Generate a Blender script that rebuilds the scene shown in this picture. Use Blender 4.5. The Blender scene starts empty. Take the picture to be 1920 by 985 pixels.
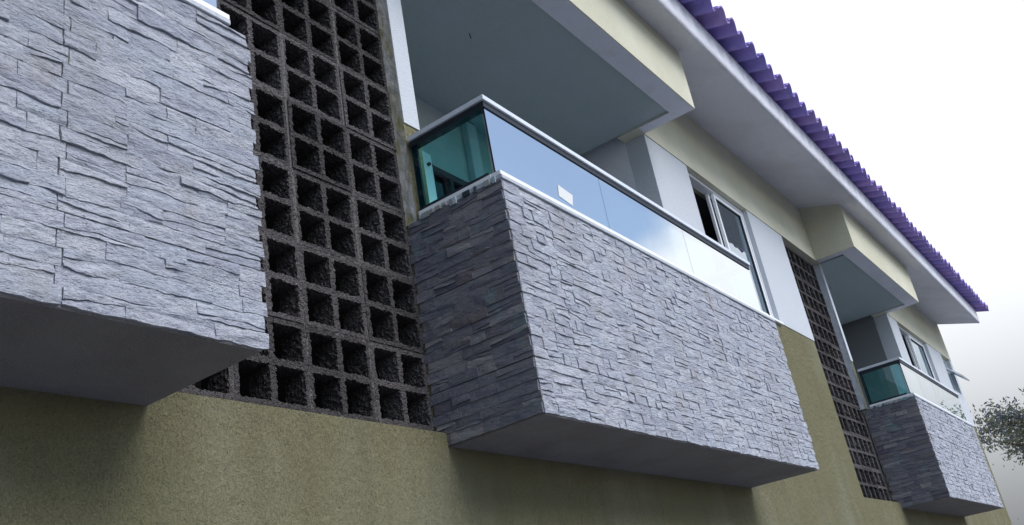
import bpy, bmesh, math, random
from mathutils import Vector, Matrix, noise, Euler
random.seed(7)
S = bpy.context.scene
COL = S.collection

# ------------------------------------------------------------------ camera
cam_d = bpy.data.cameras.new("camera"); cam = bpy.data.objects.new("camera", cam_d); COL.objects.link(cam)
cam.matrix_world = Matrix.Translation((-2.85452, -2.21232, -0.853835)) @ Euler((1.991564, 0.1671247, -0.9406924), 'XYZ').to_matrix().to_4x4()
cam_d.sensor_width = 36.0; cam_d.lens = 1739.10 / 1920 * 36; cam_d.clip_start = 0.02; cam_d.clip_end = 2000
S.camera = cam
# ------------------------------------------------------------------ view
S.view_settings.view_transform = 'Standard'; S.view_settings.look = 'None'
S.view_settings.gamma = 1.0; S.view_settings.exposure = 0.5
# ------------------------------------------------------------------ light
SUN_EL = math.radians(43); SUN_DIR = Vector((0.06, -1.0, 0)).normalized() * math.cos(SUN_EL) + Vector((0, 0, math.sin(SUN_EL)))
sun_d = bpy.data.lights.new("sun", 'SUN'); sun_d.energy = 2.4; sun_d.angle = math.radians(42); sun_d.color = (1.0, 0.985, 0.965)
sun = bpy.data.objects.new("sun", sun_d); COL.objects.link(sun)
sun.rotation_euler = SUN_DIR.to_track_quat('Z', 'Y').to_euler(); sun.location = (0, -20, 30)
W = bpy.data.worlds.new("World"); S.world = W; W.use_nodes = True
nt = W.node_tree; nt.nodes.clear()
def N(nt, t, **k):
    n = nt.nodes.new(t)
    for a, b in k.items():
        if a in n.inputs.keys(): n.inputs[a].default_value = b
        else: setattr(n, a, b)
    return n
def L(nt, a, b): nt.links.new(a, b)
sky = N(nt, 'ShaderNodeTexSky', sky_type='NISHITA'); sky.sun_disc = False
sky.sun_elevation = SUN_EL; sky.sun_rotation = math.atan2(SUN_DIR.x, SUN_DIR.y); sky.air_density = 1.0; sky.dust_density = 0.6
tc = N(nt, 'ShaderNodeTexCoord')
# broken cloud: a white bank over the far (+x) half of the sky that thins to separate clouds
mp = N(nt, 'ShaderNodeMapping'); mp.inputs['Scale'].default_value = (1, 1, 1.9); mp.inputs['Location'].default_value = (0.31, 0.2, 0.1)
L(nt, tc.outputs['Generated'], mp.inputs['Vector'])
cn = N(nt, 'ShaderNodeTexNoise'); cn.inputs['Scale'].default_value = 2.6; cn.inputs['Detail'].default_value = 7; cn.inputs['Roughness'].default_value = 0.52
L(nt, mp.outputs[0], cn.inputs['Vector'])
dp = N(nt, 'ShaderNodeVectorMath', operation='DOT_PRODUCT'); dp.inputs[1].default_value = (0.80, 0.52, -0.30)
L(nt, tc.outputs['Generated'], dp.inputs[0])
bank = N(nt, 'ShaderNodeMapRange'); bank.inputs['From Min'].default_value = 0.25; bank.inputs['From Max'].default_value = 0.62
bank.inputs['To Min'].default_value = -0.12; bank.inputs['To Max'].default_value = 0.55
L(nt, dp.outputs['Value'], bank.inputs['Value'])
ad = N(nt, 'ShaderNodeMath', operation='ADD'); L(nt, cn.outputs['Fac'], ad.inputs[0]); L(nt, bank.outputs[0], ad.inputs[1])
cr = N(nt, 'ShaderNodeMapRange'); cr.interpolation_type = 'SMOOTHSTEP'; cr.inputs['From Min'].default_value = 0.47; cr.inputs['From Max'].default_value = 0.66
cr.inputs['To Min'].default_value = 0.10; L(nt, ad.outputs[0], cr.inputs['Value'])
# overcast dims towards the horizon
sx = N(nt, 'ShaderNodeSeparateXYZ'); L(nt, tc.outputs['Generated'], sx.inputs[0])
hz = N(nt, 'ShaderNodeMapRange'); hz.interpolation_type = 'SMOOTHSTEP'; hz.inputs['From Min'].default_value = -0.04; hz.inputs['From Max'].default_value = 0.34; hz.inputs['To Min'].default_value = 0.14; hz.inputs['To Max'].default_value = 1.0
L(nt, sx.outputs['Z'], hz.inputs['Value'])
bg1 = N(nt, 'ShaderNodeBackground'); bg1.inputs['Strength'].default_value = 0.125; L(nt, sky.outputs[0], bg1.inputs['Color'])
bg2 = N(nt, 'ShaderNodeBackground'); bg2.inputs['Color'].default_value = (0.93, 0.96, 1.0, 1); bg2.inputs['Strength'].default_value = 0.85
ms = N(nt, 'ShaderNodeMath', operation='MULTIPLY'); ms.inputs[1].default_value = 0.85; L(nt, hz.outputs[0], ms.inputs[0]); L(nt, ms.outputs[0], bg2.inputs['Strength'])
mx = N(nt, 'ShaderNodeMixShader'); L(nt, cr.outputs[0], mx.inputs[0]); L(nt, bg1.outputs[0], mx.inputs[1]); L(nt, bg2.outputs[0], mx.inputs[2])
wo = N(nt, 'ShaderNodeOutputWorld'); L(nt, mx.outputs[0], wo.inputs['Surface'])

# ------------------------------------------------------------------ materials
def mat(name, base, rough=0.8, spec=0.3, bumps=(), var=None, metallic=0.0, tone=None, streak=None):
    """base colour; var=(colour2, scale, detail); bumps=[(kind, scale, distance, (sx,sy,sz))]; tone=(colA,colB,colC) by per-piece attribute"""
    m = bpy.data.materials.new(name); m.use_nodes = True; t = m.node_tree; b = t.nodes['Principled BSDF']
    b.inputs['Roughness'].default_value = rough; b.inputs['Specular IOR Level'].default_value = spec; b.inputs['Metallic'].default_value = metallic
    g = N(t, 'ShaderNodeNewGeometry'); pos = g.outputs['Position']
    col = None
    if tone:
        at = N(t, 'ShaderNodeAttribute', attribute_name='tone'); r = N(t, 'ShaderNodeValToRGB')
        r.color_ramp.elements[0].color = (*tone[0], 1); r.color_ramp.elements[1].color = (*tone[-1], 1)
        for i, c in enumerate(tone[1:-1]):
            e = r.color_ramp.elements.new((i + 1) / (len(tone) - 1)); e.color = (*c, 1)
        L(t, at.outputs['Fac'], r.inputs[0]); col = r.outputs[0]
    if var:
        for (c2, sc, det, lo, hi, scl) in var:
            mpn = N(t, 'ShaderNodeMapping'); mpn.inputs['Scale'].default_value = scl; L(t, pos, mpn.inputs['Vector'])
            nz = N(t, 'ShaderNodeTexNoise'); nz.inputs['Scale'].default_value = sc; nz.inputs['Detail'].default_value = det; nz.inputs['Roughness'].default_value = 0.6
            L(t, mpn.outputs[0], nz.inputs['Vector'])
            mr = N(t, 'ShaderNodeMapRange'); mr.inputs['From Min'].default_value = lo; mr.inputs['From Max'].default_value = hi
            L(t, nz.outputs['Fac'], mr.inputs['Value'])
            mc = N(t, 'ShaderNodeMix', data_type='RGBA'); L(t, mr.outputs[0], mc.inputs[0])
            if col is None: mc.inputs[6].default_value = (*base, 1)
            else: L(t, col, mc.inputs[6])
            mc.inputs[7].default_value = (*c2, 1); col = mc.outputs[2]
    if col is None: b.inputs['Base Color'].default_value = (*base, 1)
    else: L(t, col, b.inputs['Base Color'])
    prev = None
    for (kind, sc, dist, scl) in bumps:
        mpn = N(t, 'ShaderNodeMapping'); mpn.inputs['Scale'].default_value = scl; L(t, pos, mpn.inputs['Vector'])
        if kind == 'noise':
            nz = N(t, 'ShaderNodeTexNoise'); nz.inputs['Scale'].default_value = sc; nz.inputs['Detail'].default_value = 5; nz.inputs['Roughness'].default_value = 0.62; o = nz.outputs['Fac']
        else:
            nz = N(t, 'ShaderNodeTexVoronoi'); nz.inputs['Scale'].default_value = sc; nz.feature = 'SMOOTH_F1' if kind == 'smooth' else 'F1'; o = nz.outputs['Distance']
        L(t, mpn.outputs[0], nz.inputs['Vector'])
        bp = N(t, 'ShaderNodeBump'); bp.inputs['Distance'].default_value = dist; bp.inputs['Strength'].default_value = 1.0
        L(t, o, bp.inputs['Height'])
        if prev: L(t, prev, bp.inputs['Normal'])
        prev = bp.outputs[0]
    if prev: L(t, prev, b.inputs['Normal'])
    return m
ONE = (1, 1, 1)
M = {}
M['tan'] = mat('tan_plaster', (0.265, 0.247, 0.145), 0.85, 0.2,
               bumps=[('noise', 62, 0.060, (1, 1, 0.5)), ('noise', 170, 0.012, ONE), ('noise', 2.5, 0.03, ONE)],
               var=[((0.19, 0.18, 0.105), 120, 4, 0.50, 0.72, (1, 1, 0.6)), ((0.33, 0.32, 0.235), 1.1, 5, 0.48, 0.75, (1, 1, 0.6)), ((0.22, 0.205, 0.13), 5, 5, 0.50, 0.76, (1, 1, 0.10))])
M['cream'] = mat('cream_plaster', (0.56, 0.545, 0.43), 0.85, 0.2,
               bumps=[('noise', 90, 0.006, ONE), ('noise', 240, 0.002, ONE)],
               var=[((0.47, 0.455, 0.345), 70, 3, 0.5, 0.8, ONE), ((0.62, 0.605, 0.50), 1.3, 3, 0.45, 0.7, ONE)])
M['white'] = mat('white_plaster', (0.50, 0.53, 0.58), 0.85, 0.2, bumps=[('noise', 110, 0.004, ONE)],
               var=[((0.44, 0.47, 0.51), 85, 3, 0.5, 0.8, ONE), ((0.46, 0.49, 0.53), 2.0, 4, 0.5, 0.8, ONE)])
M['soffit'] = mat('painted_soffit', (0.70, 0.71, 0.79), 0.85, 0.2, bumps=[('noise', 120, 0.004, ONE), ('noise', 3.0, 0.035, ONE)],
               var=[((0.62, 0.62, 0.68), 1.8, 5, 0.45, 0.70, ONE), ((0.60, 0.57, 0.56), 4, 6, 0.56, 0.80, (1, 1, 1)), ((0.76, 0.76, 0.80), 130, 2, 0.5, 0.75, ONE)])
M['ceiling'] = mat('grey_ceiling_paint', (0.37, 0.43, 0.455), 0.8, 0.2, bumps=[('noise', 120, 0.003, ONE), ('noise', 3.0, 0.03, ONE)],
               var=[((0.335, 0.405, 0.39), 1.2, 3, 0.4, 0.7, ONE), ((0.38, 0.44, 0.48), 160, 2, 0.5, 0.75, ONE)])
M['slab'] = mat('balcony_underside', (0.265, 0.255, 0.27), 0.85, 0.2, bumps=[('noise', 160, 0.006, ONE), ('noise', 3.0, 0.04, ONE)],
               var=[((0.205, 0.195, 0.21), 3, 4, 0.45, 0.75, ONE), ((0.34, 0.33, 0.355), 190, 2, 0.5, 0.75, ONE)])
M['mortar'] = mat('old_mortar', (0.48, 0.45, 0.38), 0.9, 0.15, bumps=[('noise', 60, 0.010, (1, 1, 0.5)), ('noise', 220, 0.003, ONE)],
               var=[((0.58, 0.57, 0.55), 9, 5, 0.45, 0.6, (1, 1, 0.35)), ((0.32, 0.29, 0.12), 14, 4, 0.52, 0.68, (1, 1, 0.4))])
M['stone'] = mat('split_slate', (0.3, 0.3, 0.4), 0.78, 0.28,
               bumps=[('noise', 52, 0.018, (0.6, 1, 1.9)), ('noise', 170, 0.006, (0.5, 1, 1.6))],
               tone=((0.37, 0.39, 0.475), (0.44, 0.46, 0.545), (0.50, 0.515, 0.58), (0.43, 0.465, 0.55), (0.55, 0.57, 0.635)),
               var=[((0.24, 0.26, 0.33), 30, 8, 0.48, 0.74, (0.6, 1, 2.2)), ((0.33, 0.335, 0.38), 3.5, 5, 0.52, 0.75, (1, 1, 0.6)), ((0.50, 0.52, 0.57), 34, 5, 0.54, 0.80, (0.5, 1, 2.0)), ((0.37, 0.35, 0.365), 5, 4, 0.58, 0.82, ONE)])
M['stone_shaded'] = mat('shaded_split_slate', (0.2, 0.2, 0.25), 0.7, 0.3,  # same slate for the left faces, their shade put into a darker colour
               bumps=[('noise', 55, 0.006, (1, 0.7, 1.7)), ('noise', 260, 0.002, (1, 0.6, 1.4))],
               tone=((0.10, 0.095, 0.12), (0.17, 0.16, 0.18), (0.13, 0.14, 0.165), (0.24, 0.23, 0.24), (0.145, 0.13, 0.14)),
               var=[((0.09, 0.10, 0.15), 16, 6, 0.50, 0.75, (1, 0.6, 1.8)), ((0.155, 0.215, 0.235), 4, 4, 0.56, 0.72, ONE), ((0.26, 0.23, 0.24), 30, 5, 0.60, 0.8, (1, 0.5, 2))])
M['backing'] = mat('stone_bed_mortar', (0.20, 0.185, 0.15), 0.9, 0.1, bumps=[('noise', 90, 0.006, ONE)])
M['breeze'] = mat('porous_concrete', (0.10, 0.092, 0.096), 0.95, 0.1,
               bumps=[('noise', 70, 0.016, ONE), ('f1', 190, 0.006, ONE)],
               var=[((0.065, 0.06, 0.065), 80, 5, 0.5, 0.7, ONE), ((0.165, 0.152, 0.15), 55, 5, 0.56, 0.72, ONE)])
M['breeze_mortar'] = mat('joint_mortar', (0.13, 0.125, 0.125), 0.95, 0.1, bumps=[('noise', 120, 0.010, ONE)],
               var=[((0.11, 0.105, 0.11), 90, 4, 0.45, 0.7, ONE)])
M['tile'] = mat('purple_clay_tile', (0.34, 0.26, 0.66), 0.8, 0.2, bumps=[('noise', 130, 0.003, ONE)],
               tone=((0.28, 0.235, 0.62), (0.35, 0.26, 0.64), (0.42, 0.29, 0.64)),
               var=[((0.24, 0.21, 0.57), 12, 4, 0.48, 0.75, ONE), ((0.44, 0.34, 0.60), 45, 4, 0.54, 0.78, ONE), ((0.32, 0.27, 0.50), 3, 5, 0.5, 0.75, ONE)])
M['alu'] = mat('white_aluminium', (0.78, 0.80, 0.84), 0.35, 0.5)
M['rail'] = mat('satin_aluminium', (0.62, 0.66, 0.72), 0.42, 0.5, bumps=[('noise', 300, 0.0006, ONE)], var=[((0.55, 0.60, 0.68), 6, 3, 0.4, 0.7, ONE)])
M['gasket'] = mat('black_gasket', (0.018, 0.024, 0.035), 0.5, 0.4)
M['granite'] = mat('grey_granite_sill', (0.42, 0.45, 0.50), 0.5, 0.4, bumps=[('noise', 160, 0.002, ONE)], var=[((0.30, 0.33, 0.37), 60, 5, 0.5, 0.7, ONE)])
M['chip'] = mat('mosaic_chip', (0.4, 0.45, 0.45), 0.4, 0.4, tone=((0.03, 0.05, 0.06), (0.40, 0.45, 0.48), (0.30, 0.30, 0.27), (0.20, 0.33, 0.40), (0.50, 0.54, 0.57)))
M['sticker'] = mat('paper_sticker', (0.62, 0.62, 0.60), 0.6, 0.3, var=[((0.62, 0.66, 0.72), 90, 1, 0.56, 0.6, (1, 1, 3))])
M['room'] = mat('room_paint', (0.16, 0.17, 0.18), 0.85, 0.2, bumps=[('noise', 90, 0.002, ONE)])
M['dark'] = mat('corridor_concrete', (0.05, 0.047, 0.05), 0.9, 0.1, bumps=[('noise', 90, 0.002, ONE)])
M['ground'] = mat('paving', (0.15, 0.155, 0.18), 0.9, 0.2, bumps=[('noise', 20, 0.006, ONE)], var=[((0.11, 0.115, 0.13), 0.9, 5, 0.4, 0.7, ONE)])
M['bark'] = mat('bark', (0.13, 0.10, 0.075), 0.9, 0.2, bumps=[('noise', 14, 0.02, (1, 1, 0.3))], var=[((0.24, 0.19, 0.14), 9, 4, 0.5, 0.8, ONE)])
M['leaf'] = mat('leaf', (0.1, 0.1, 0.04), 0.6, 0.3, tone=((0.12, 0.15, 0.21), (0.17, 0.19, 0.12), (0.27, 0.26, 0.15), (0.17, 0.20, 0.25)))

lt = M['leaf'].node_tree; lb = lt.nodes['Principled BSDF']; lo = [n for n in lt.nodes if n.type == 'OUTPUT_MATERIAL'][0]
tl = N(lt, 'ShaderNodeBsdfTranslucent'); L(lt, lb.inputs['Base Color'].links[0].from_socket, tl.inputs['Color']); lm = N(lt, 'ShaderNodeMixShader'); lm.inputs[0].default_value = 0.5
L(lt, lb.outputs[0], lm.inputs[1]); L(lt, tl.outputs[0], lm.inputs[2]); L(lt, lm.outputs[0], lo.inputs['Surface'])
bt = M['breeze'].node_tree; bb = bt.nodes['Principled BSDF']; oi = N(bt, 'ShaderNodeObjectInfo'); rr = N(bt, 'ShaderNodeMapRange'); rr.inputs['To Min'].default_value = 0.72; rr.inputs['To Max'].default_value = 1.28
L(bt, oi.outputs['Random'], rr.inputs['Value']); src = bb.inputs['Base Color'].links[0].from_socket; vm = N(bt, 'ShaderNodeVectorMath', operation='SCALE'); L(bt, src, vm.inputs[0]); L(bt, rr.outputs[0], vm.inputs['Scale']); L(bt, vm.outputs[0], bb.inputs['Base Color'])
def glass_mat(name, tint, refl, f0, rough=0.0):
    m = bpy.data.materials.new(name); m.use_nodes = True; t = m.node_tree
    for n in list(t.nodes):
        if n.type != 'OUTPUT_MATERIAL': t.nodes.remove(n)
    out = [n for n in t.nodes if n.type == 'OUTPUT_MATERIAL'][0]
    tr = N(t, 'ShaderNodeBsdfTransparent'); tr.inputs['Color'].default_value = (*tint, 1)
    gl = N(t, 'ShaderNodeBsdfGlossy'); gl.inputs['Color'].default_value = (*refl, 1); gl.inputs['Roughness'].default_value = rough
    lw = N(t, 'ShaderNodeLayerWeight'); lw.inputs['Blend'].default_value = 0.5
    pw = N(t, 'ShaderNodeMath', operation='POWER'); L(t, lw.outputs['Facing'], pw.inputs[0]); pw.inputs[1].default_value = 3.0
    mr = N(t, 'ShaderNodeMapRange'); mr.inputs['To Min'].default_value = f0; mr.inputs['To Max'].default_value = 0.95
    L(t, pw.outputs[0], mr.inputs['Value'])
    mx = N(t, 'ShaderNodeMixShader'); L(t, mr.outputs[0], mx.inputs[0]); L(t, tr.outputs[0], mx.inputs[1]); L(t, gl.outputs[0], mx.inputs[2])
    L(t, mx.outputs[0], out.inputs['Surface'])
    return m
M['glass'] = glass_mat('green_reflective_glass', (0.34, 0.86, 0.86), (0.90, 0.95, 1.0), 0.06)
M['mirror_glass'] = glass_mat('mirror_film_glass', (0.22, 0.55, 0.56), (0.95, 0.98, 1.0), 0.80)
M['pane'] = glass_mat('window_glass', (0.16, 0.28, 0.32), (0.82, 0.93, 1.0), 0.38)

# ------------------------------------------------------------------ helpers
class MB:
    def __init__(s): s.v = []; s.f = []; s.t = []; s.tone = 0.5
    def face(s, pts):
        n = len(s.v); s.v += [tuple(p) for p in pts]; s.f.append(tuple(range(n, n + len(pts)))); s.t.append(s.tone)
    def box(s, x0, x1, y0, y1, z0, z1):
        n = len(s.v); s.v += [(x, y, z) for z in (z0, z1) for y in (y0, y1) for x in (x0, x1)]
        for q in ((0, 2, 3, 1), (4, 5, 7, 6), (0, 1, 5, 4), (2, 6, 7, 3), (0, 4, 6, 2), (1, 3, 7, 5)): s.f.append(tuple(n + i for i in q)); s.t.append(s.tone)
    def grid(s, P, flip=False):   # P[i][j] points
        n = len(s.v); a = len(P); b = len(P[0])
        for r in P: s.v += [tuple(p) for p in r]
        for i in range(a - 1):
            for j in range(b - 1):
                q = (n + i * b + j, n + (i + 1) * b + j, n + (i + 1) * b + j + 1, n + i * b + j + 1)
                s.f.append(q[::-1] if flip else q); s.t.append(s.tone)
    def tube(s, pts, rad, k=7):
        rings = []
        for i, p in enumerate(pts):
            p = Vector(p); d = (Vector(pts[min(i + 1, len(pts) - 1)]) - Vector(pts[max(i - 1, 0)])).normalized()
            a = d.orthogonal().normalized(); b = d.cross(a)
            rings.append([p + (a * math.cos(2 * math.pi * j / k) + b * math.sin(2 * math.pi * j / k)) * rad[i] for j in range(k + 1)])
        s.grid(rings)
    def mesh(s, name, m, tone=False):
        me = bpy.data.meshes.new(name); me.from_pydata(s.v, [], s.f); me.materials.append(m)
        if tone:
            at = me.attributes.new('tone', 'FLOAT', 'FACE'); at.data.foreach_set('value', s.t)
        me.update(); return me
    def build(s, name, m, parent=None, tone=False, bevel=0.0, smooth=False, origin=None):
        if origin is not None:
            o3 = Vector(origin); s.v = [(v[0] - o3.x, v[1] - o3.y, v[2] - o3.z) for v in s.v]
        me = s.mesh(name, m, tone)
        if bevel:
            bm = bmesh.new(); bm.from_mesh(me); bmesh.ops.remove_doubles(bm, verts=bm.verts, dist=1e-5)
            bmesh.ops.bevel(bm, geom=[e for e in bm.edges if len(e.link_faces) == 2 and e.calc_face_angle(0) > 0.5], offset=bevel, segments=2, affect='EDGES', clamp_overlap=True)
            bm.to_mesh(me); bm.free()
        if smooth: me.shade_smooth()
        return link(name, me, parent, origin)
def link(name, me, parent=None, loc=None):
    o = bpy.data.objects.new(name, me); COL.objects.link(o)
    if loc is not None: o.location = loc
    if parent is not None:
        o.parent = parent
        if parent.get('_w'): pass
    return o
def empty(name, parent=None):
    o = bpy.data.objects.new(name, None); COL.objects.link(o); o.empty_display_size = 0.2
    if parent is not None: o.parent = parent
    return o
def bx(name, m, parent, *d, bevel=0.003, label=None):
    b = MB(); b.box(*d); o = b.build(name, M[m], parent, bevel=bevel)
    if label: o['label'] = label
    return o
def tag(o, label=None, cat=None, group=None, kind=None):
    if label: o['label'] = label
    if cat: o['category'] = cat
    if group: o['group'] = group
    if kind: o['kind'] = kind
def sm(o, sh=0.0):
    o.data.shade_smooth(); return o

# wall with openings: occupied cells of an x/z lattice, faces only where a neighbour is empty
def wall(name, m, parent, x0, x1, z0, z1, holes, y0, y1, label=None, step=None):
    xs = sorted({x0, x1, *[h[0] for h in holes], *[h[1] for h in holes]}); xs = [x for x in xs if x0 <= x <= x1]
    zs = sorted({z0, z1, *[h[2] for h in holes], *[h[3] for h in holes]}); zs = [z for z in zs if z0 <= z <= z1]
    nx, nz = len(xs) - 1, len(zs) - 1
    def occ(i, j):
        if not (0 <= i < nx and 0 <= j < nz): return False
        cx, cz = (xs[i] + xs[i + 1]) / 2, (zs[j] + zs[j + 1]) / 2
        return not any(h[0] < cx < h[1] and h[2] < cz < h[3] for h in holes)
    b = MB()
    for i in range(nx):
        for j in range(nz):
            if not occ(i, j): continue
            a, c, d, e = xs[i], xs[i + 1], zs[j], zs[j + 1]
            b.face([(a, y0, d), (c, y0, d), (c, y0, e), (a, y0, e)]); b.face([(c, y1, d), (a, y1, d), (a, y1, e), (c, y1, e)])
            if not occ(i - 1, j): b.face([(a, y1, d), (a, y0, d), (a, y0, e), (a, y1, e)])
            if not occ(i + 1, j): b.face([(c, y0, d), (c, y1, d), (c, y1, e), (c, y0, e)])
            if not occ(i, j - 1): b.face([(a, y0, d), (a, y1, d), (c, y1, d), (c, y0, d)])
            if not occ(i, j + 1): b.face([(a, y0, e), (c, y0, e), (c, y1, e), (a, y1, e)])
    o = b.build(name, M[m], parent)
    if label: o['label'] = label
    return o

# ------------------------------------------------------------------ dimensions (metres; x along the facade, -y towards the camera)
X0, X1, Y1, ZG = -9.0, 13.58, 6.0, -2.45
ZL, ZB, ZF, ZE = 2.627, 1.513, 0.35, 3.27          # lintel, bottom of white band, balcony floor, soffit at the wall
ZW = 0.055                                          # top of the wall below the block screens
GR1 = (-8.75, -7.9)
SCREENS = [(-1.303, 0.0), (5.735, 6.88)]
LOG = [(-4.32, -1.43), (0.11, 2.858), (6.955, 9.609)]     # loggia openings
BAL = [(-4.45, -1.32, 0.498), (0.0, 3.129, 0.468), (6.982, 10.01, 0.468)]
WIN = [(-6.9, -5.6), (3.578, 4.835), (10.12, 11.82)]
BATH = (12.80, 13.42, 2.03, ZL)
SLOPE = 0.32

# ------------------------------------------------------------------ ground
b = MB(); b.face([(-300, -300, ZG), (400, -300, ZG), (400, 300, ZG), (-300, 300, ZG)])
g = b.build('ground', M['ground']); tag(g, kind='structure')

# ------------------------------------------------------------------ building
B = empty('apartment_building'); tag(B, 'tan apartment block with stone clad balconies, concrete block screens and purple tiled eaves', 'building')
scr = [(a, c, ZW, ZL) for a, c in SCREENS]; lg = [(a, c, ZF, ZL) for a, c in LOG]; wn = [(a, c, ZB, ZL) for a, c in WIN]
wall('wall', 'tan', B, X0, X1, ZG - 0.3, ZB, scr + lg + [(6.88, 6.985, ZW, 1.0)], 0.0, 0.16)
blk = sorted([(h[0], h[1]) for h in scr + lg + wn]); edges = [X0] + [q for h in blk for q in h] + [X1]
for a, c in zip(edges[::2], edges[1::2]):
    if c - a > 0.01: wall('wall', 'white', B, a, c, ZB, ZL - 0.003, [BATH], -0.006, 0.157, label='white painted wall panel at window height')
wall('wall', 'cream', B, X0, X1, ZL, 3.6, [(a, c, ZL, 2.765) for a, c in LOG], -0.012, 0.16, label='cream strip of wall above the windows')
# end and rear walls, interior partitions
wall('wall', 'tan', B, X0 + 0.16, X1, ZG - 0.3, 3.9, [], Y1, Y1 + 0.15)
for xa in (X0, X1 - 0.15): bx('wall', 'tan', B, xa, xa + 0.147, 0.163, Y1 - 0.003, ZG - 0.3, 3.9, bevel=0)
for (a, c) in SCREENS:
    bx('partition', 'dark', B, a - 0.1, c + 0.10, 1.50, 1.6, -0.3, 3.2, bevel=0)
    bx('partition', 'dark', B, a - 0.10, a - 0.002, 0.163, 1.50, -0.3, 3.2, bevel=0); bx('partition', 'dark', B, c + 0.003, c + 0.07, 0.163, 1.50, -0.3, 3.2, bevel=0)
    bx('floor_slab', 'dark', B, a, c, 0.163, 1.50, -0.25, -0.1, bevel=0); bx('ceiling', 'dark', B, a, c, 0.163, 1.50, 2.70, 2.8, bevel=0)
for (a, c) in WIN:
    bx('partition', 'room', B, a - 0.5, c + 0.5, 2.5, 2.6, 0.2, 3.1, bevel=0); bx('ceiling', 'room', B, a - 0.45, c + 0.45, 0.165, 2.5, 2.72, 2.8, bevel=0)
    bx('floor_slab', 'room', B, a - 0.5, c + 0.5, 0.165, 2.5, 0.2, 0.34, bevel=0)
    for q in (a - 0.55, c + 0.46): bx('partition', 'room', B, q, q + 0.09, 0.165, 2.5, 0.2, 3.1, bevel=0)
# loggias: floor, side walls, back wall with a door
for li, (a, c) in enumerate(LOG):
    YB = 0.80
    bx('ceiling', 'ceiling', B, a + 0.001, c - (0.115 if li != 0 else 0.1), -0.276, YB + 0.1, ZL + 0.014, 2.76, bevel=0, label='grey painted balcony ceiling')
    bx('floor_slab', 'soffit', B, a + 0.045, c - 0.001, 0.004, YB + 0.1, 0.2, ZF - 0.003, bevel=0)
    bx('wall', 'soffit', B, c + 0.0005, c + 0.10, 0.1575, YB, ZF, ZL + 0.10, bevel=0, label='side wall inside the balcony'); bx('wall', 'white', B, a - 0.10, a - 0.002, 0.163, YB, ZF, ZL + 0.02, bevel=0)
    wall('wall', 'ceiling', B, a - 0.1, c + 0.1, ZF, ZL + 0.018, [(a + 1.12, a + 1.62, ZF, 2.15)], YB, YB + 0.1, label='rear wall of the balcony')
    bx('wall', 'white', B, a + 1.55, a + 1.66, YB - 0.05, YB - 0.002, ZF, ZL, label='white pilaster beside the balcony door')
    # door: white jambs, dark leaf with a panel frame
    d = MB(); d.box(a + 1.02, a + 1.11, YB - 0.035, YB + 0.05, ZF, 2.19); jamb = d.build('door', M['alu'], B, bevel=0.003)
    jamb['label'] = 'balcony door with white stile and dark glass'
    bx('glass', 'pane', jamb, a + 1.15, a + 1.52, YB + 0.03, YB + 0.036, ZF + 0.05, 2.09, bevel=0)
    d = MB(); d.box(a + 1.112, a + 1.15, YB - 0.01, YB + 0.04, ZF, 2.15); d.box(a + 1.52, a + 1.548, YB - 0.01, YB + 0.04, ZF, 2.15); d.box(a + 1.15, a + 1.52, YB - 0.008, YB + 0.04, 2.10, 2.145)
    d.box(a + 1.32, a + 1.35, YB - 0.005, YB + 0.029, ZF, 2.10); d.build('frame', M['gasket'], jamb); d2 = MB(); hx = a + 0.87; d2.tube([(hx - .02, 0.16, ZL + .013), (hx, 0.17, ZL + 0.009), (hx + .02, 0.18, ZL + 0.009), (hx + .03, 0.185, ZL + 0.013)], [.002, .003, .003, .002], 6); d2.build('ceiling_hook', M['gasket'], B)
    d = MB(); d.tube([(a + 1.065, YB - 0.036, 2.10 + 0.0), (a + 1.065, YB - 0.052, 2.10)], [0.012, 0.012], 10); d.face([(a + 1.065 + 0.012 * math.cos(t * 0.628), YB - 0.052, 2.10 + 0.012 * math.sin(t * 0.628)) for t in range(10)]); d.build('lock', M['gasket'], jamb)

# projecting boxes above the loggias
for bi, (a, c) in enumerate(((-4.32, -1.43), (0.0, 2.858), (6.763, 9.609))):
    yo = -0.433; d = MB(); up = 3.21
    zlo = ZL
    # front beam, right beam, outer left side
    d.box(a, c, yo, yo + 0.157, zlo, up)
    o1 = d.build('beam', M['cream'], B); o1['label'] = 'cream front beam of the box hanging over the balcony'
    d = MB(); d.box(c - 0.115, c, yo + 0.1571, 0.16, zlo, 3.31); d.build('beam', M['cream'], B); d = MB(); d.box(a, a + 0.11, yo + 0.1571, -0.0125, zlo + 0.0005, 3.30); d.build('beam', M['cream'], B)
    d = MB(); d.box(a + 0.008, c - 0.008, yo + 0.008, yo + 0.155, zlo - 0.0035, zlo + 0.01); d.box(c - 0.113, c - 0.008, yo + 0.1551, -0.02, zlo - 0.0035, zlo + 0.01); d.box(a + 0.008, a + 0.10, yo + 0.1551, -0.02, zlo - 0.0035, zlo + 0.01)
    o1 = d.build('beam_underside', M['soffit'], B)

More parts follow.
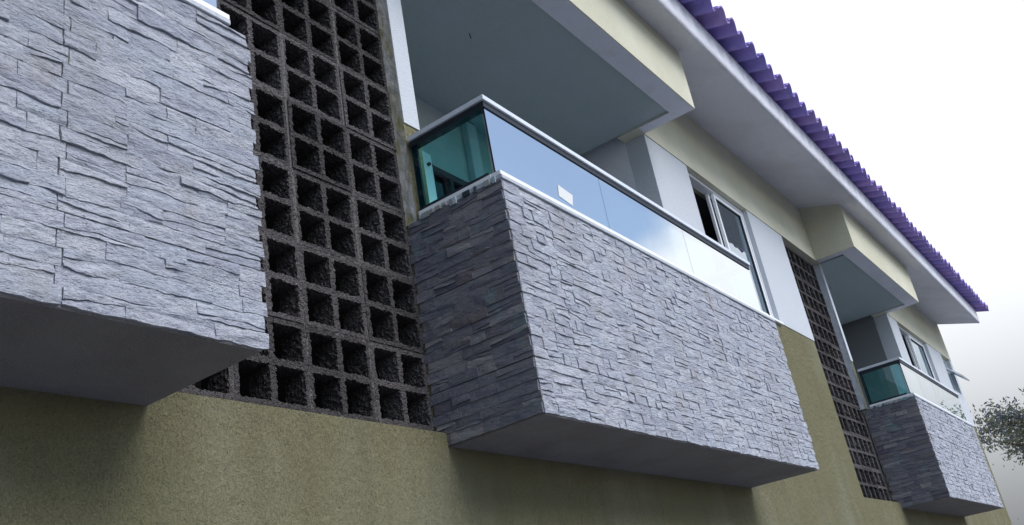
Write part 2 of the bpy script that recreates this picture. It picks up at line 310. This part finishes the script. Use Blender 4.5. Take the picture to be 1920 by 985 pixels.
# ------------------------------------------------------------------ eaves: sloped soffit, concrete edge, tiles
YE = -0.63; ZEF = ZE + SLOPE * YE
XE = X1 - 0.05
d = MB(); n = 40
top = 0.12
d.face([(X0 - .3, 0.16, ZE + .051), (X0 - .3, YE + .03, ZEF + .009), (XE, YE + .03, ZEF + .009), (XE, 0.16, ZE + .051)][::-1])
d.face([(X0 - .3, 0.16, ZE + .351), (X0 - .3, YE + .03, ZEF + .249), (XE, YE + .03, ZEF + .249), (XE, 0.16, ZE + .351)])
d.face([(XE, 0.16, ZE + .051), (XE, YE + .03, ZEF + .009), (XE, YE + .03, ZEF + .249), (XE, 0.16, ZE + .351)])
sof = d.build('eave_soffit', M['soffit'], B); sof['label'] = 'pale sloping underside of the roof overhang'
sof.data.flip_normals()
d = MB(); prof = [(YE + .03, ZEF + .008), (YE + .012, ZEF), (YE, ZEF + .006), (YE - .008, ZEF + .022), (YE - .010, ZEF + .05), (YE - .010, ZEF + .20), (YE - .006, ZEF + .235), (YE + .01, ZEF + .25), (YE + .03, ZEF + .25)]
d.grid([[(x, p[0], p[1]) for p in prof] for x in [X0 - .3 + (XE - X0 + .3) * i / 60 for i in range(61)]])
d.face([(XE, p[0], p[1]) for p in prof])
fas = d.build('eave_edge', M['soffit'], B, smooth=True); fas['label'] = 'rounded pale concrete edge of the roof overhang'

PT = 0.2065
def tile_profile(k=16):
    pts = []
    for i in range(k + 1):
        u = i / k
        if u < 0.70: z = 0.060 * math.sin(math.pi * u / 0.70) ** 0.75; 
        else: z = -0.016 * math.sin(math.pi * (u - 0.70) / 0.30)
        pts.append((u * PT, z))
    pts = [(-0.012, 0.012), (-0.010, 0.022)] + [(0.002, 0.018)] + pts[2:] + [(PT + 0.006, 0.006)]
    return pts
def tile_mesh(seed):
    rnd = random.Random(seed); P = tile_profile(); d = MB(); d.tone = rnd.random(); Lh = 0.40; th = 0.012
    rows = []
    for (s, thk) in ((0.0, 0), (0.03, 0), (0.2, 0), (Lh, 0)): rows.append([(x, s, z * (1 - 0.10 * s / Lh)) for x, z in P])
    topr = [[(x, y, z + th) for x, y, z in r] for r in rows]
    d.grid(rows); d.grid(topr, flip=True)
    d.grid([rows[0], topr[0]], flip=False); d.grid([rows[-1], topr[-1]], flip=True)
    d.grid([[r[0] for r in rows], [r[0] for r in topr]]); d.grid([[r[-1] for r in rows], [r[-1] for r in topr]], flip=True)
    me = d.mesh('roof_tile', M['tile'], True); me.shade_smooth()
    bm = bmesh.new(); bm.from_mesh(me); bmesh.ops.remove_doubles(bm, verts=bm.verts, dist=1e-5); bmesh.ops.recalc_face_normals(bm, faces=bm.faces)
    for e in bm.edges:
        if len(e.link_faces) == 2 and e.calc_face_angle(0) > 0.9: e.smooth = False
    bm.to_mesh(me); bm.free(); return me
roof = empty('roof', B); roof['label'] = 'purple clay tiled roof seen from below at its eaves'
TM = [tile_mesh(i) for i in range(8)]
ntile = int((XE + 0.3 - X0) / PT) + 2
YT, ZT = -0.800, ZEF + 0.25 - SLOPE * 0.17 + 0.012
rnd = random.Random(3)
for i in range(ntile):
    for row in range(2):
        o = link('roof_tile', rnd.choice(TM), roof, (X0 - 0.35 + i * PT + rnd.uniform(-.003, .003), YT + rnd.uniform(-.011, .011) + row * 0.32, ZT + SLOPE * 0.32 * row + 0.018 * (row > 0) + rnd.uniform(-.003, .004)))
        o.rotation_euler = (math.atan(SLOPE) - 0.03, rnd.uniform(-.015, .015), rnd.uniform(-.012, .012))
        o.parent = roof
# the rest of the roof, beyond the lowest courses
d = MB(); P = tile_profile(10); Pm = []
xs = []; 
for i in range(ntile): xs += [(X0 - 0.35 + i * PT + x, z) for x, z in P[3:-1]]
ys = [YT + 0.62, 1.5, 3.2]
rows = [[(x, y, ZT + 0.04 + SLOPE * (y - YT) + z) for x, z in xs] for y in ys]
rows.append([(x, 7.0, ZT + 0.04 + SLOPE * (3.2 - YT) - SLOPE * 3.8 + z) for x, z in xs])
d.grid(rows, flip=True); rc = d.build('roof_covering', M['tile'], roof, tone=True); tag(rc, kind='stuff')
rc.data.shade_smooth()

# ------------------------------------------------------------------ block screens
def block_mesh(seed, step, depth=0.105, sz=0.327):
    k = sz / 0.327; to, tm, h = 0.0195 * k, 0.026 * k, 0.131 * k
    L1 = [0, to, to + h, to + h + tm, to + 2 * h + tm, sz]
    def sub(a, b): m = max(1, round((b - a) / step)); return [a + (b - a) * i / m for i in range(m)]
    X = []
    for i in range(5): X += sub(L1[i], L1[i + 1])
    X.append(sz); n = len(X) - 1; D = sub(0, depth) + [depth]
    def hole(i, j):
        if not (0 <= i < n and 0 <= j < n): return False
        cx, cz = (X[i] + X[i + 1]) / 2, (X[j] + X[j + 1]) / 2
        f = lambda c: (L1[1] < c < L1[2]) or (L1[3] < c < L1[4])
        return f(cx) and f(cz)
    off = Vector((seed * 7.3, seed * 3.1, seed * 5.7)); am = 0.0072 * k
    bm = bmesh.new(); vd = {}
    def V(i, k2, j):
        key = (i, k2, j)
        if key not in vd:
            p = Vector((X[i], D[k2], X[j])); q = p + off
            nv = Vector((noise.noise(q * 95), noise.noise(q * 95 + Vector((31, 0, 0))), noise.noise(q * 95 + Vector((0, 47, 0))))) + 0.5 * Vector((noise.noise(q * 170), noise.noise(q * 170 + Vector((31, 0, 0))), noise.noise(q * 170 + Vector((0, 47, 0)))))
            if k2 == 0: nv.y = nv.y * 0.8 + 0.15
            if i in (0, n): nv.x *= 0.0
            if j in (0, n): nv.z *= 0.0
            vd[key] = bm.verts.new(p + nv * am)
        return vd[key]
    for i in range(n):
        for j in range(n):
            if hole(i, j): continue
            bm.faces.new([V(i, 0, j), V(i + 1, 0, j), V(i + 1, 0, j + 1), V(i, 0, j + 1)])
            bm.faces.new([V(i, len(D) - 1, j), V(i, len(D) - 1, j + 1), V(i + 1, len(D) - 1, j + 1), V(i + 1, len(D) - 1, j)])
            for k2 in range(len(D) - 1):
                if hole(i + 1, j): bm.faces.new([V(i + 1, k2, j), V(i + 1, k2 + 1, j), V(i + 1, k2 + 1, j + 1), V(i + 1, k2, j + 1)])
                if hole(i - 1, j): bm.faces.new([V(i, k2, j), V(i, k2, j + 1), V(i, k2 + 1, j + 1), V(i, k2 + 1, j)])
                if hole(i, j + 1): bm.faces.new([V(i, k2, j + 1), V(i + 1, k2, j + 1), V(i + 1, k2 + 1, j + 1), V(i, k2 + 1, j + 1)])
                if hole(i, j - 1): bm.faces.new([V(i, k2, j), V(i, k2 + 1, j), V(i + 1, k2 + 1, j), V(i + 1, k2, j)])
    bmesh.ops.recalc_face_normals(bm, faces=bm.faces)
    me = bpy.data.meshes.new('block'); bm.to_mesh(me); bm.free(); me.materials.append(M['breeze']); return me
def screen(x0, x1, cols, pitch, zs, step, seeds):
    s = empty('block_screen', B); ms = [block_mesh(q, step, sz=pitch - 0.0035) for q in seeds]; rnd = random.Random(seeds[0])
    s['label'] = 'screen of rough dark hollow concrete blocks'
    for c in range(cols):
        for r in range(8):
            o = link('block', rnd.choice(ms), s, (x1 - (c + 1) * pitch + 0.002, 0.058 + rnd.uniform(-.004, .004), zs + r * pitch + 0.002))
    # mortar in the joints, set a little back
    d = MB()
    for c in range(cols + 1): d.box(x1 - c * pitch - 0.008, x1 - c * pitch + 0.010, 0.0615, 0.155, zs, zs + 8 * pitch)
    for r in range(9): d.box(x0, x1, 0.0625, 0.153, zs + r * pitch - 0.009, zs + r * pitch + 0.009)
    d.build('mortar', M['breeze_mortar'], s)
    return s
s1 = screen(-1.303, 0.0, 4, 0.3265, 0.078, 0.0078, (1, 2, 3, 4)); s1['label'] = 'nearer screen of rough dark hollow concrete blocks, between the first two balconies'
s2 = screen(5.735, 6.88, 4, 0.3215, 0.045, 0.0165, (5, 6, 7)); bx('block_strip', 'breeze', s2, 6.882, 7.02, 0.07, 0.155, ZW, 1.0, bevel=0); s2['label'] = 'farther screen of hollow concrete blocks beside the last balcony'
# weathered return of the wall beside the near screen (ragged mortar face)
for (x, z0, z1, mm) in ((0.0, 1.0, ZL, 'mortar'), (6.88, 1.0, ZL, 'white')):
    d = MB(); P = []
    for i in range(140):
        z = z0 + (z1 - z0) * i / 139
        P.append([(x - 0.0045 + 0.004 * noise.noise(Vector((x, y * 30, z * 24))) - (0.0015 if k == 0 else 0), y + (0.004 * noise.noise(Vector((3, 0, z * 30))) if k == 0 else 0), z) for k, y in enumerate((-0.004, 0.012, 0.024, 0.036, 0.060))])
    d.grid(P, flip=True); o = d.build('mortar_edge', M[mm], B, smooth=True); o['label'] = 'stained rough mortar edge beside the block screen'

# ------------------------------------------------------------------ ledge stone cladding
def rows_layout(u0, u1, v0, v1, seed, panel_w, seams_v, anchor, lmin=0.08, lmax=0.25, split=0.58):
    """returns stones: (ub0, ub1, ut0, ut1, vb, vt, slant_b, slant_t)"""
    rnd = random.Random(seed); out = []
    us = []; u = anchor
    while u < u1 - 1e-4: 
        if u > u0 + 1e-4: us.append(u)
        u += panel_w
    u = anchor - panel_w
    while u > u0 + 1e-4: us.append(u); u -= panel_w
    us = sorted(set([u0] + us + [u1]))
    vs = [v0] + [s for s in seams_v if v0 + .01 < s < v1 - .01] + [v1]; ri = 0
    for vi in range(len(vs) - 1):
        nr = max(1, round((vs[vi + 1] - vs[vi]) / 0.0465)); rh = (vs[vi + 1] - vs[vi]) / nr
        for r in range(nr):
            za, zb = vs[vi] + r * rh, vs[vi] + (r + 1) * rh; ri += 1
            for pi in range(len(us) - 1):
                def edge(q):
                    if q in (0, len(us) - 1): return us[q] + ((0.007 if ri % 2 else -0.007) if q else (0.004 if ri % 2 else -0.003))
                    return us[q] + (0.008 if ri % 2 else -0.008)
                a, c = edge(pi) + 0.0012, edge(pi + 1) - 0.0012
                cuts = [a]; 
                while c - cuts[-1] > lmin * 2.1:
                    nx = cuts[-1] + rnd.uniform(lmin, lmax)
                    if c - nx < 0.045: break
                    cuts.append(nx)
                cuts.append(c)
                for q in range(len(cuts) - 1):
                    sl = lambda k: 0 if k in (0, len(cuts) - 1) else rnd.uniform(-.006, .006)
                    l, rr = cuts[q], cuts[q + 1]
                    if rnd.random() < split and rr - l > 0.08:
                        m0 = rnd.uniform(.3, .7) * rh; m1 = min(max(m0 + rnd.uniform(-.35, .35) * rh, .22 * rh), .78 * rh)
                        out.append((l, rr, za, zb, 0, 0, m0, m1, pi, ri, 0)); out.append((l, rr, za, zb, m0, m1, rh, rh, pi, ri, 1))
                    else: out.append((l, rr, za, zb, 0, 0, rh, rh, pi, ri, 2))
    return out
def stone_geo(d, st, seed, place, step, relief, wob, flip, vmin, vmax):
    l, r, za, zb, b0, b1, t0, t1, pi, ri, kd = st
    rnd = random.Random(seed); w = r - l; h = zb - za
    nx = max(2, round(w / step)); nz = max(2, round(((t0 - b0) + (t1 - b1)) / 2 / (step * 0.75)))
    base = rnd.uniform(0.25, 1.0) * relief; tu, tv = rnd.uniform(-.22, .22) * relief, rnd.uniform(-.48, .12) * relief
    planes = [(rnd.uniform(.4, 1.5), rnd.uniform(-1, 1) * relief * 0.9, rnd.uniform(-1, .6) * relief * 1.2) for _ in range(2)]
    sb = min(abs(za - q) for q in (0.225, 0.625)) < 1e-3 and b0 == b1 == 0; stp = min(abs(zb - q) for q in (0.225, 0.625)) < 1e-3 and abs(t0 - h) < 1e-6 and abs(t1 - h) < 1e-6
    g = 0.0005; P = []; so = Vector((rnd.uniform(0, 50), rnd.uniform(0, 50), 0))
    def wv(u, key, fr):   # wobble of a row boundary, the same for the stones above and below it
        if fr <= 0.0001: k = ri
        elif fr >= 0.9999: k = ri + 1
        else: k = ri + 0.37
        return wob * noise.noise(Vector((u * 14, k * 9.7, key))) + wob * .5 * noise.noise(Vector((u * 45, k * 5.1, key)))
    for i in range(nx + 1):
        a = i / nx; u = l + w * a; col = []
        fb, ft = (b0 + (b1 - b0) * a) / h, (t0 + (t1 - t0) * a) / h
        vb = za + 0.0016 if sb else za + fb * h + wv(u, 1.5, fb) + g; vt = zb - 0.0016 if stp else za + ft * h + wv(u, 1.5, ft) - g
        if vt < vb + 0.004: vt = vb + 0.004
        vb = max(vb, vmin); vt = min(vt, vmax); vt = max(vt, vb + .001)
        for j in range(nz + 1):
            c = j / nz; v = vb + (vt - vb) * c; uu = min(max(u, l + g), r - g)
            if 0 < i < nx: uu += step * .22 * noise.noise(Vector((u * 60, v * 60, 5)))
            e = base + tu * (a - .5) + tv * (c - .5)
            for (k, pu, pv) in planes: e = min(e, k * relief + pu * (a - .5) * 2 + pv * (c - .5) * 2)
            q = Vector((u * 24, v * 46, 0)) + so
            e += relief * .30 * noise.noise(q) + relief * .18 * noise.noise(q * 2.7)
            e = max(e, relief * 0.10)
            col.append((uu, v, e))
        P.append(col)
    P3 = [[place(*p) for p in c] for c in P]; d.tone = min(1, max(0, rnd.gauss(.5, .27))); d.grid(P3, flip=flip)
    bk = lambda p: place(p[0], p[1], -0.006)
    d.grid([[place(*p) for p in P[0]], [bk(p) for p in P[0]]], flip=not flip); d.grid([[place(*p) for p in P[-1]], [bk(p) for p in P[-1]]], flip=flip)
    bot = [c[0] for c in P]; top = [c[-1] for c in P]
    d.grid([[place(*p) for p in bot], [bk(p) for p in bot]], flip=flip); d.grid([[place(*p) for p in top], [bk(p) for p in top]], flip=not flip)
    return place((l + r) / 2, (za + zb) / 2, 0)
def clad(parent, sts, seed, place, step, relief, wob, flip, m, part_test, vmin, vmax, coarse=None):
    stuff = MB(); cnt = 0
    for i, st in enumerate(sts):
        if part_test(st):
            d = MB(); o3 = stone_geo(d, st, seed * 1000 + i, place, step, relief, wob, flip, vmin, vmax)
            o = d.build('stone', M[m], parent, tone=True, origin=o3); cnt += 1
        else: stone_geo(stuff, st, seed * 1000 + i, place, coarse or step, relief, wob, flip, vmin, vmax)
    if stuff.v:
        o = stuff.build('stone_cladding', M[m], parent, tone=True); tag(o, kind='stuff')
    return cnt

labels = ['nearest stone clad balcony, cut off by the left edge of the picture',
          'middle stone clad balcony with long blue reflecting glass',
          'farthest stone clad balcony at the end of the facade']
CNT = 0
for bi, (a, c, dep) in enumerate(BAL):
    bal = empty('balcony', B); bal['label'] = labels[bi]
    yf = -dep
    # concrete tray: thick slab and parapet
    ZT0 = 1.0
    d = MB(); d.box(a + 0.012, c - 0.012, yf + 0.014, -0.0005 + 0.056, 0.0, 0.20)
    o = d.build('balcony_slab', M['slab'], bal, bevel=0.002)
    d = MB(); d.box(a + 0.012, c - 0.012, yf + 0.012, yf + 0.10, 0.201, ZT0 - 0.001); d.box(a + 0.012, a + 0.09, yf + 0.101, 0.055, 0.201, ZT0 - 0.001); d.box(c - 0.09, c - 0.012, yf + 0.101, 0.055, 0.201, ZT0 - 0.001)
    o = d.build('parapet', M['backing'], bal)
    # stones
    near = bi < 2
    anchor = c
    sts = rows_layout(a, c, 0.004, ZT0, 11 + bi, 0.56, (0.225, 0.625), anchor, *((0.08, 0.25, 0.58) if bi == 0 else (0.05, 0.15, 0.34)))
    if bi == 0:
        pt = lambda s: s[1] > -2.16; st_, rel, wob = 0.0072, 0.0080, 0.0055; co = 0.03
    elif bi == 1:
        pt = lambda s: s[0] < 0.90 and True; st_, rel, wob = 0.011, 0.0080, 0.0045; co = 0.016
    else:
        pt = lambda s: False; st_, rel, wob = 0.03, 0.010, 0.004; co = 0.03
    CNT += clad(bal, sts, 31 + bi, (lambda u, v, e, yf=yf: (u, yf + 0.010 - e, v)), st_, rel, wob, False, 'stone', pt, 0.002, ZT0, co)
    if bi:
        sd = rows_layout(yf + 0.006, 0.054, 0.004, ZT0, 51 + bi, 1.2, (0.225, 0.625), yf + 0.006, 0.07, 0.2, 0.4)
        # left face looks towards -x: u runs from the front edge back to the screen
        CNT += clad(bal, sd, 71 + bi, (lambda u, v, e, a=a: (a - 0.003 - e, u, v)), 0.016 if bi == 1 else 0.04, 0.0060, 0.0035, True, 'stone_shaded', (lambda s: bi == 1 and s[2] > 0.60 and s[10] == 2 and s[1] - s[0] > .06), 0.002, ZT0)
    # granite bed and aluminium channel under the glass
    zs = ZT0
    d = MB(); d.box(a - 0.004, (c - 0.02 if bi else c - 0.07), yf - 0.002, yf + 0.085, zs + 0.0005, zs + 0.020); d.box(a - 0.004, a + 0.085, yf + 0.0855, -0.013, zs + 0.0005, zs + 0.020)
    d.build('sill', M['granite'], bal, bevel=0.002)
    xr = c - 0.122 if bi else c - 0.08; xa = a
    d = MB(); d.box(xa - 0.002, xr + 0.012, yf + 0.003, yf + 0.052, zs + 0.0205, zs + 0.042); d.box(xa - 0.0025, xa + 0.05, yf + 0.0525, -0.014, zs + 0.0208, zs + 0.042)
    d.build('glass_channel', M['alu'], bal, bevel=0.002)
    # mosaic chips packed under the sill on the left side
    if bi:
        rnd = random.Random(bi); y = yf + 0.03
        while y < -0.05:
            w = rnd.uniform(0.012, 0.045); d = MB(); d.tone = rnd.random(); z0 = zs - rnd.uniform(-0.006, 0.014)
            d.box(a - 0.011, a - 0.0045, y, y + w, z0, zs + 0.019); d.build('mosaic_chip', M['chip'], bal, tone=True); y += w + rnd.uniform(0.002, 0.05)
    # hand rail with a dark channel beneath
    ro = yf + 0.026 if bi else yf + 0.026
    d = MB(); d.box(a - 0.004, xr, ro - 0.006, ro + 0.052, 1.401, 1.4265); d.box(a - 0.004, a + 0.058, ro + 0.0525, -0.013, 1.401, 1.4265)
    if bi != 9: d.box(xr - 0.06, xr - 0.0005, ro + 0.0525, -0.013, 1.401, 1.4263)
    h = d.build('handrail', M['rail'], bal, bevel=0.002)
    d = MB(); d.box(a + 0.006, xr - 0.008, ro + 0.004, ro + 0.046, 1.373, 1.4005); d.box(a + 0.006, a + 0.046, ro + 0.0465, -0.013, 1.373, 1.4005)
    d.box(xr - 0.05, xr - 0.009, ro + 0.0465, -0.013, 1.373, 1.4005)
    d.box(a + 0.010, xr - 0.01, ro + 0.006, ro + 0.020, 1.0425, 1.052); d.box(a + 0.010, a + 0.022, ro + 0.0465, -0.013, 1.0427, 1.062)
    d.build('gasket', M['gasket'], bal)
    # glass: front panels with open joints, one side panel each end
    cuts = [a + 0.014] + ([a + 0.978, a + 1.954] if bi else [a + 1.0, a + 2.0]) + [xr - 0.006]
    if bi == 2: cuts = [a + 0.014, a + 1.4, xr - 0.006]
    for k in range(len(cuts) - 1):
        d = MB(); d.face([(cuts[k] + 0.0015, ro + 0.010, 1.043), (cuts[k + 1] - 0.0015, ro + 0.010, 1.043), (cuts[k + 1] - 0.0015, ro + 0.010, 1.39), (cuts[k] + 0.0015, ro + 0.010, 1.39)])
        o = d.build('glass_panel', M['mirror_glass'], bal); sol(o) if False else None
        for xx in (cuts[k] + 0.0015, cuts[k + 1] - 0.0035):
            e = MB(); e.box(xx, xx + 0.002, ro + 0.0105, ro + 0.018, 1.043, 1.39); e.build('glass_edge', M['gasket'], bal)
    for xx in (a + 0.014, xr - 0.02):
        d = MB(); d.face([(xx, -0.014, 1.043), (xx, ro + 0.024, 1.043), (xx, ro + 0.024, 1.39), (xx, -0.014, 1.39)])
        d.build('glass_panel', M['glass'], bal)
        d = MB(); d.box(xx + .001, xx + 0.012, -0.045, -0.013, 1.043, 1.39); d.build('glass_post', M['gasket'], bal)
    if bi == 1:
        d = MB(); yy = ro + 0.009; Q = [(0.53, 1.171), (0.654, 1.156), (0.634, 1.092), (0.518, 1.107)]
        d.face([(x, yy, z) for x, z in Q[::-1]]); d.face([(x, yy - 0.0006, z) for x, z in Q[::-1]])
        d.build('sticker', M['sticker'], bal)['label'] = 'small white paper sticker on the front glass'
print('stones as parts', CNT)

# ------------------------------------------------------------------ windows
def window(x0, x1, z0, z1, label):
    w = empty('window', B); w['label'] = label
    yf = 0.034; t = 0.024
    d = MB(); d.box(x0, x1, yf, yf + 0.07, z0, z0 + t); d.box(x0, x1, yf, yf + 0.07, z1 - t - .003, z1 - .003); d.box(x0, x0 + t, yf + .0005, yf + 0.07, z0 + t, z1 - t - .003); d.box(x1 - t, x1, yf + .0005, yf + 0.07, z0 + t, z1 - t - .003)
    d.build('frame', M['alu'], w, bevel=0.002)
    d = MB(); d.box(x0 + 0.001, x1 + 0.012, -0.026, yf - 0.001, z0 - 0.022, z0 + 0.0005); d.build('sill', M['alu'], w, bevel=0.002)
    xm = x0 + (x1 - x0) * 0.485; s = 0.034
    for k, (a, c, y) in enumerate(((xm, x1 - t, yf + 0.008), (xm - 0.045, x1 - t - 0.03, yf + 0.040))):
        za, zb = z0 + t, z1 - t - .004
        d = MB(); d.box(a, a + s, y, y + 0.025, za, zb); d.box(c - s, c, y, y + 0.025, za, zb); d.box(a + s, c - s, y + .0004, y + 0.025, za, za + s); d.box(a + s, c - s, y + .0004, y + 0.025, zb - s, zb)
        d.build('sash', M['alu'], w, bevel=0.002)
        d = MB(); d.face([(a + s, y + 0.012, za + s), (c - s, y + 0.012, za + s), (c - s, y + 0.012, zb - s), (a + s, y + 0.012, zb - s)]); d.build('pane', M['pane'], w)
        d = MB(); g = 0.008
        d.box(a + s, a + s + g, y - .0008 + .004, y + 0.011, za + s, zb - s); d.box(c - s - g, c - s, y + .0032, y + 0.011, za + s, zb - s); d.box(a + s + g, c - s - g, y + .0032, y + 0.011, zb - s - g, zb - s); d.box(a + s + g, c - s - g, y + .0032, y + 0.011, za + s, za + s + g)
        d.build('gasket', M['gasket'], w)
for (a, c), lb in zip(WIN, ('sliding window left of the nearest balcony', 'sliding window right of the middle balcony, left half open', 'sliding window right of the farthest balcony')): window(a, c, ZB, ZL, lb)
# small bathroom window with an awning sash pushed out, at the far end
bw = empty('window', B); bw['label'] = 'small window at the far end with its awning sash pushed out'
a, c, z0, z1 = BATH
d = MB(); d.box(a, c, 0.05, 0.10, z0, z0 + .025); d.box(a, c, 0.05, 0.10, z1 - .028, z1 - .003); d.box(a, a + .025, 0.0505, 0.10, z0 + .025, z1 - .028); d.box(c - .025, c, 0.0505, 0.10, z0 + .025, z1 - .028); d.build('frame', M['alu'], bw)
d = MB(); d.face([(a + .03, .08, z0 + .03), (c - .03, .08, z0 + .03), (c - .03, .08, z1 - .03), (a + .03, .08, z1 - .03)]); d.build('pane', M['pane'], bw)
aw = MB(); hh = 0.30; t = 0.028; W_ = c - a
aw.box(0, W_, 0, 0.02, -t, 0); aw.box(0, W_, 0, 0.02, -hh, -hh + t); aw.box(0, t, 0.0004, 0.02, -hh + t, -t); aw.box(W_ - t, W_, 0.0004, 0.02, -hh + t, -t)
o = aw.build('sash', M['alu'], bw); o.location = (a, 0.02, z1 - 0.2); o.rotation_euler = (math.radians(-45), 0, 0)
aw = MB(); aw.face([(t, 0.01, -hh + t), (W_ - t, 0.01, -hh + t), (W_ - t, 0.01, -t), (t, 0.01, -t)]); o2 = aw.build('pane', M['pane'], bw); o2.location = o.location; o2.rotation_euler = o.rotation_euler
bx('partition', 'room', B, BATH[0] - .3, X1 - .16, 1.2, 1.3, 1.5, 3.1, bevel=0)

# ------------------------------------------------------------------ trees beyond the end of the building
def tree(name, label, base, crown_c, rad, nclump, nleaf, seed, leaf=0.075):
    rnd = random.Random(seed); t = empty(name); t.location = base; bp = Vector(base); tag(t, label, 'tree')
    cc = Vector(crown_c) - bp; d = MB(); fork = Vector((cc.x * .35, cc.y * .35, cc.z * .62))
    d.tube([(0, 0, -.2), (0.03, 0.02, fork.z * .35), fork * .75, fork], [0.17, 0.14, 0.115, 0.10], 9); d.build('trunk', M['bark'], t, smooth=True)
    tips = []
    for k in range(nclump):
        while True:
            u = Vector((rnd.uniform(-1, 1), rnd.uniform(-1, 1), rnd.uniform(-1, 1)))
            if 0.25 < u.length < 1: break
        tips.append(cc + Vector((u.x * rad[0], u.y * rad[1], u.z * rad[2])))
    d = MB()
    for tp in tips:
        m = fork.lerp(tp, .5) + Vector((rnd.uniform(-.2, .2), rnd.uniform(-.2, .2), rnd.uniform(.05, .3)))
        d.tube([fork, fork.lerp(m, .5) + Vector((0, 0, .06)), m, m.lerp(tp, .6) + Vector((rnd.uniform(-.1, .1), rnd.uniform(-.1, .1), 0)), tp], [0.06, 0.045, 0.03, 0.018, 0.006], 5)
        for _ in range(3):
            e = tp + Vector((rnd.gauss(0, .25), rnd.gauss(0, .25), rnd.gauss(0, .15))); d.tube([m.lerp(tp, .55), e.lerp(tp, .5), e], [0.014, 0.009, 0.004], 4)
    d.build('limb', M['bark'], t, smooth=True)
    d = MB()
    for tp in tips:
        base_t = rnd.random()
        for _ in range(nleaf):
            p = tp + Vector((rnd.gauss(0, .27), rnd.gauss(0, .27), rnd.gauss(0, .15))); a = Vector((rnd.gauss(0, 1), rnd.gauss(0, 1), rnd.gauss(0, .6))).normalized(); b2 = a.orthogonal().normalized(); b2.rotate(Matrix.Rotation(rnd.uniform(0, 6.28), 3, a)); c2 = a.cross(b2)
            s = leaf * rnd.uniform(.6, 1.3); d.tone = min(1, max(0, base_t + rnd.gauss(0, .22)))
            d.face([p - b2 * s, p + c2 * s * .42 - b2 * s * .2, p + b2 * s, p - c2 * s * .42 - b2 * s * .2])
    o = d.build('crown', M['leaf'], t, tone=True)
    return t
tree('tree', 'wide sparse tree with olive leaves beyond the far end of the building', (21.8, -3.6, ZG), (21.4, -1.55, 2.30), (2.2, 2.5, 0.80), 80, 250, 4, 0.045)
tree('tree', 'low sparse tree at the bottom right corner behind the wide one', (25.0, -2.2, ZG), (25.0, -0.9, 0.25), (1.6, 1.9, 0.60), 34, 170, 9, 0.045)
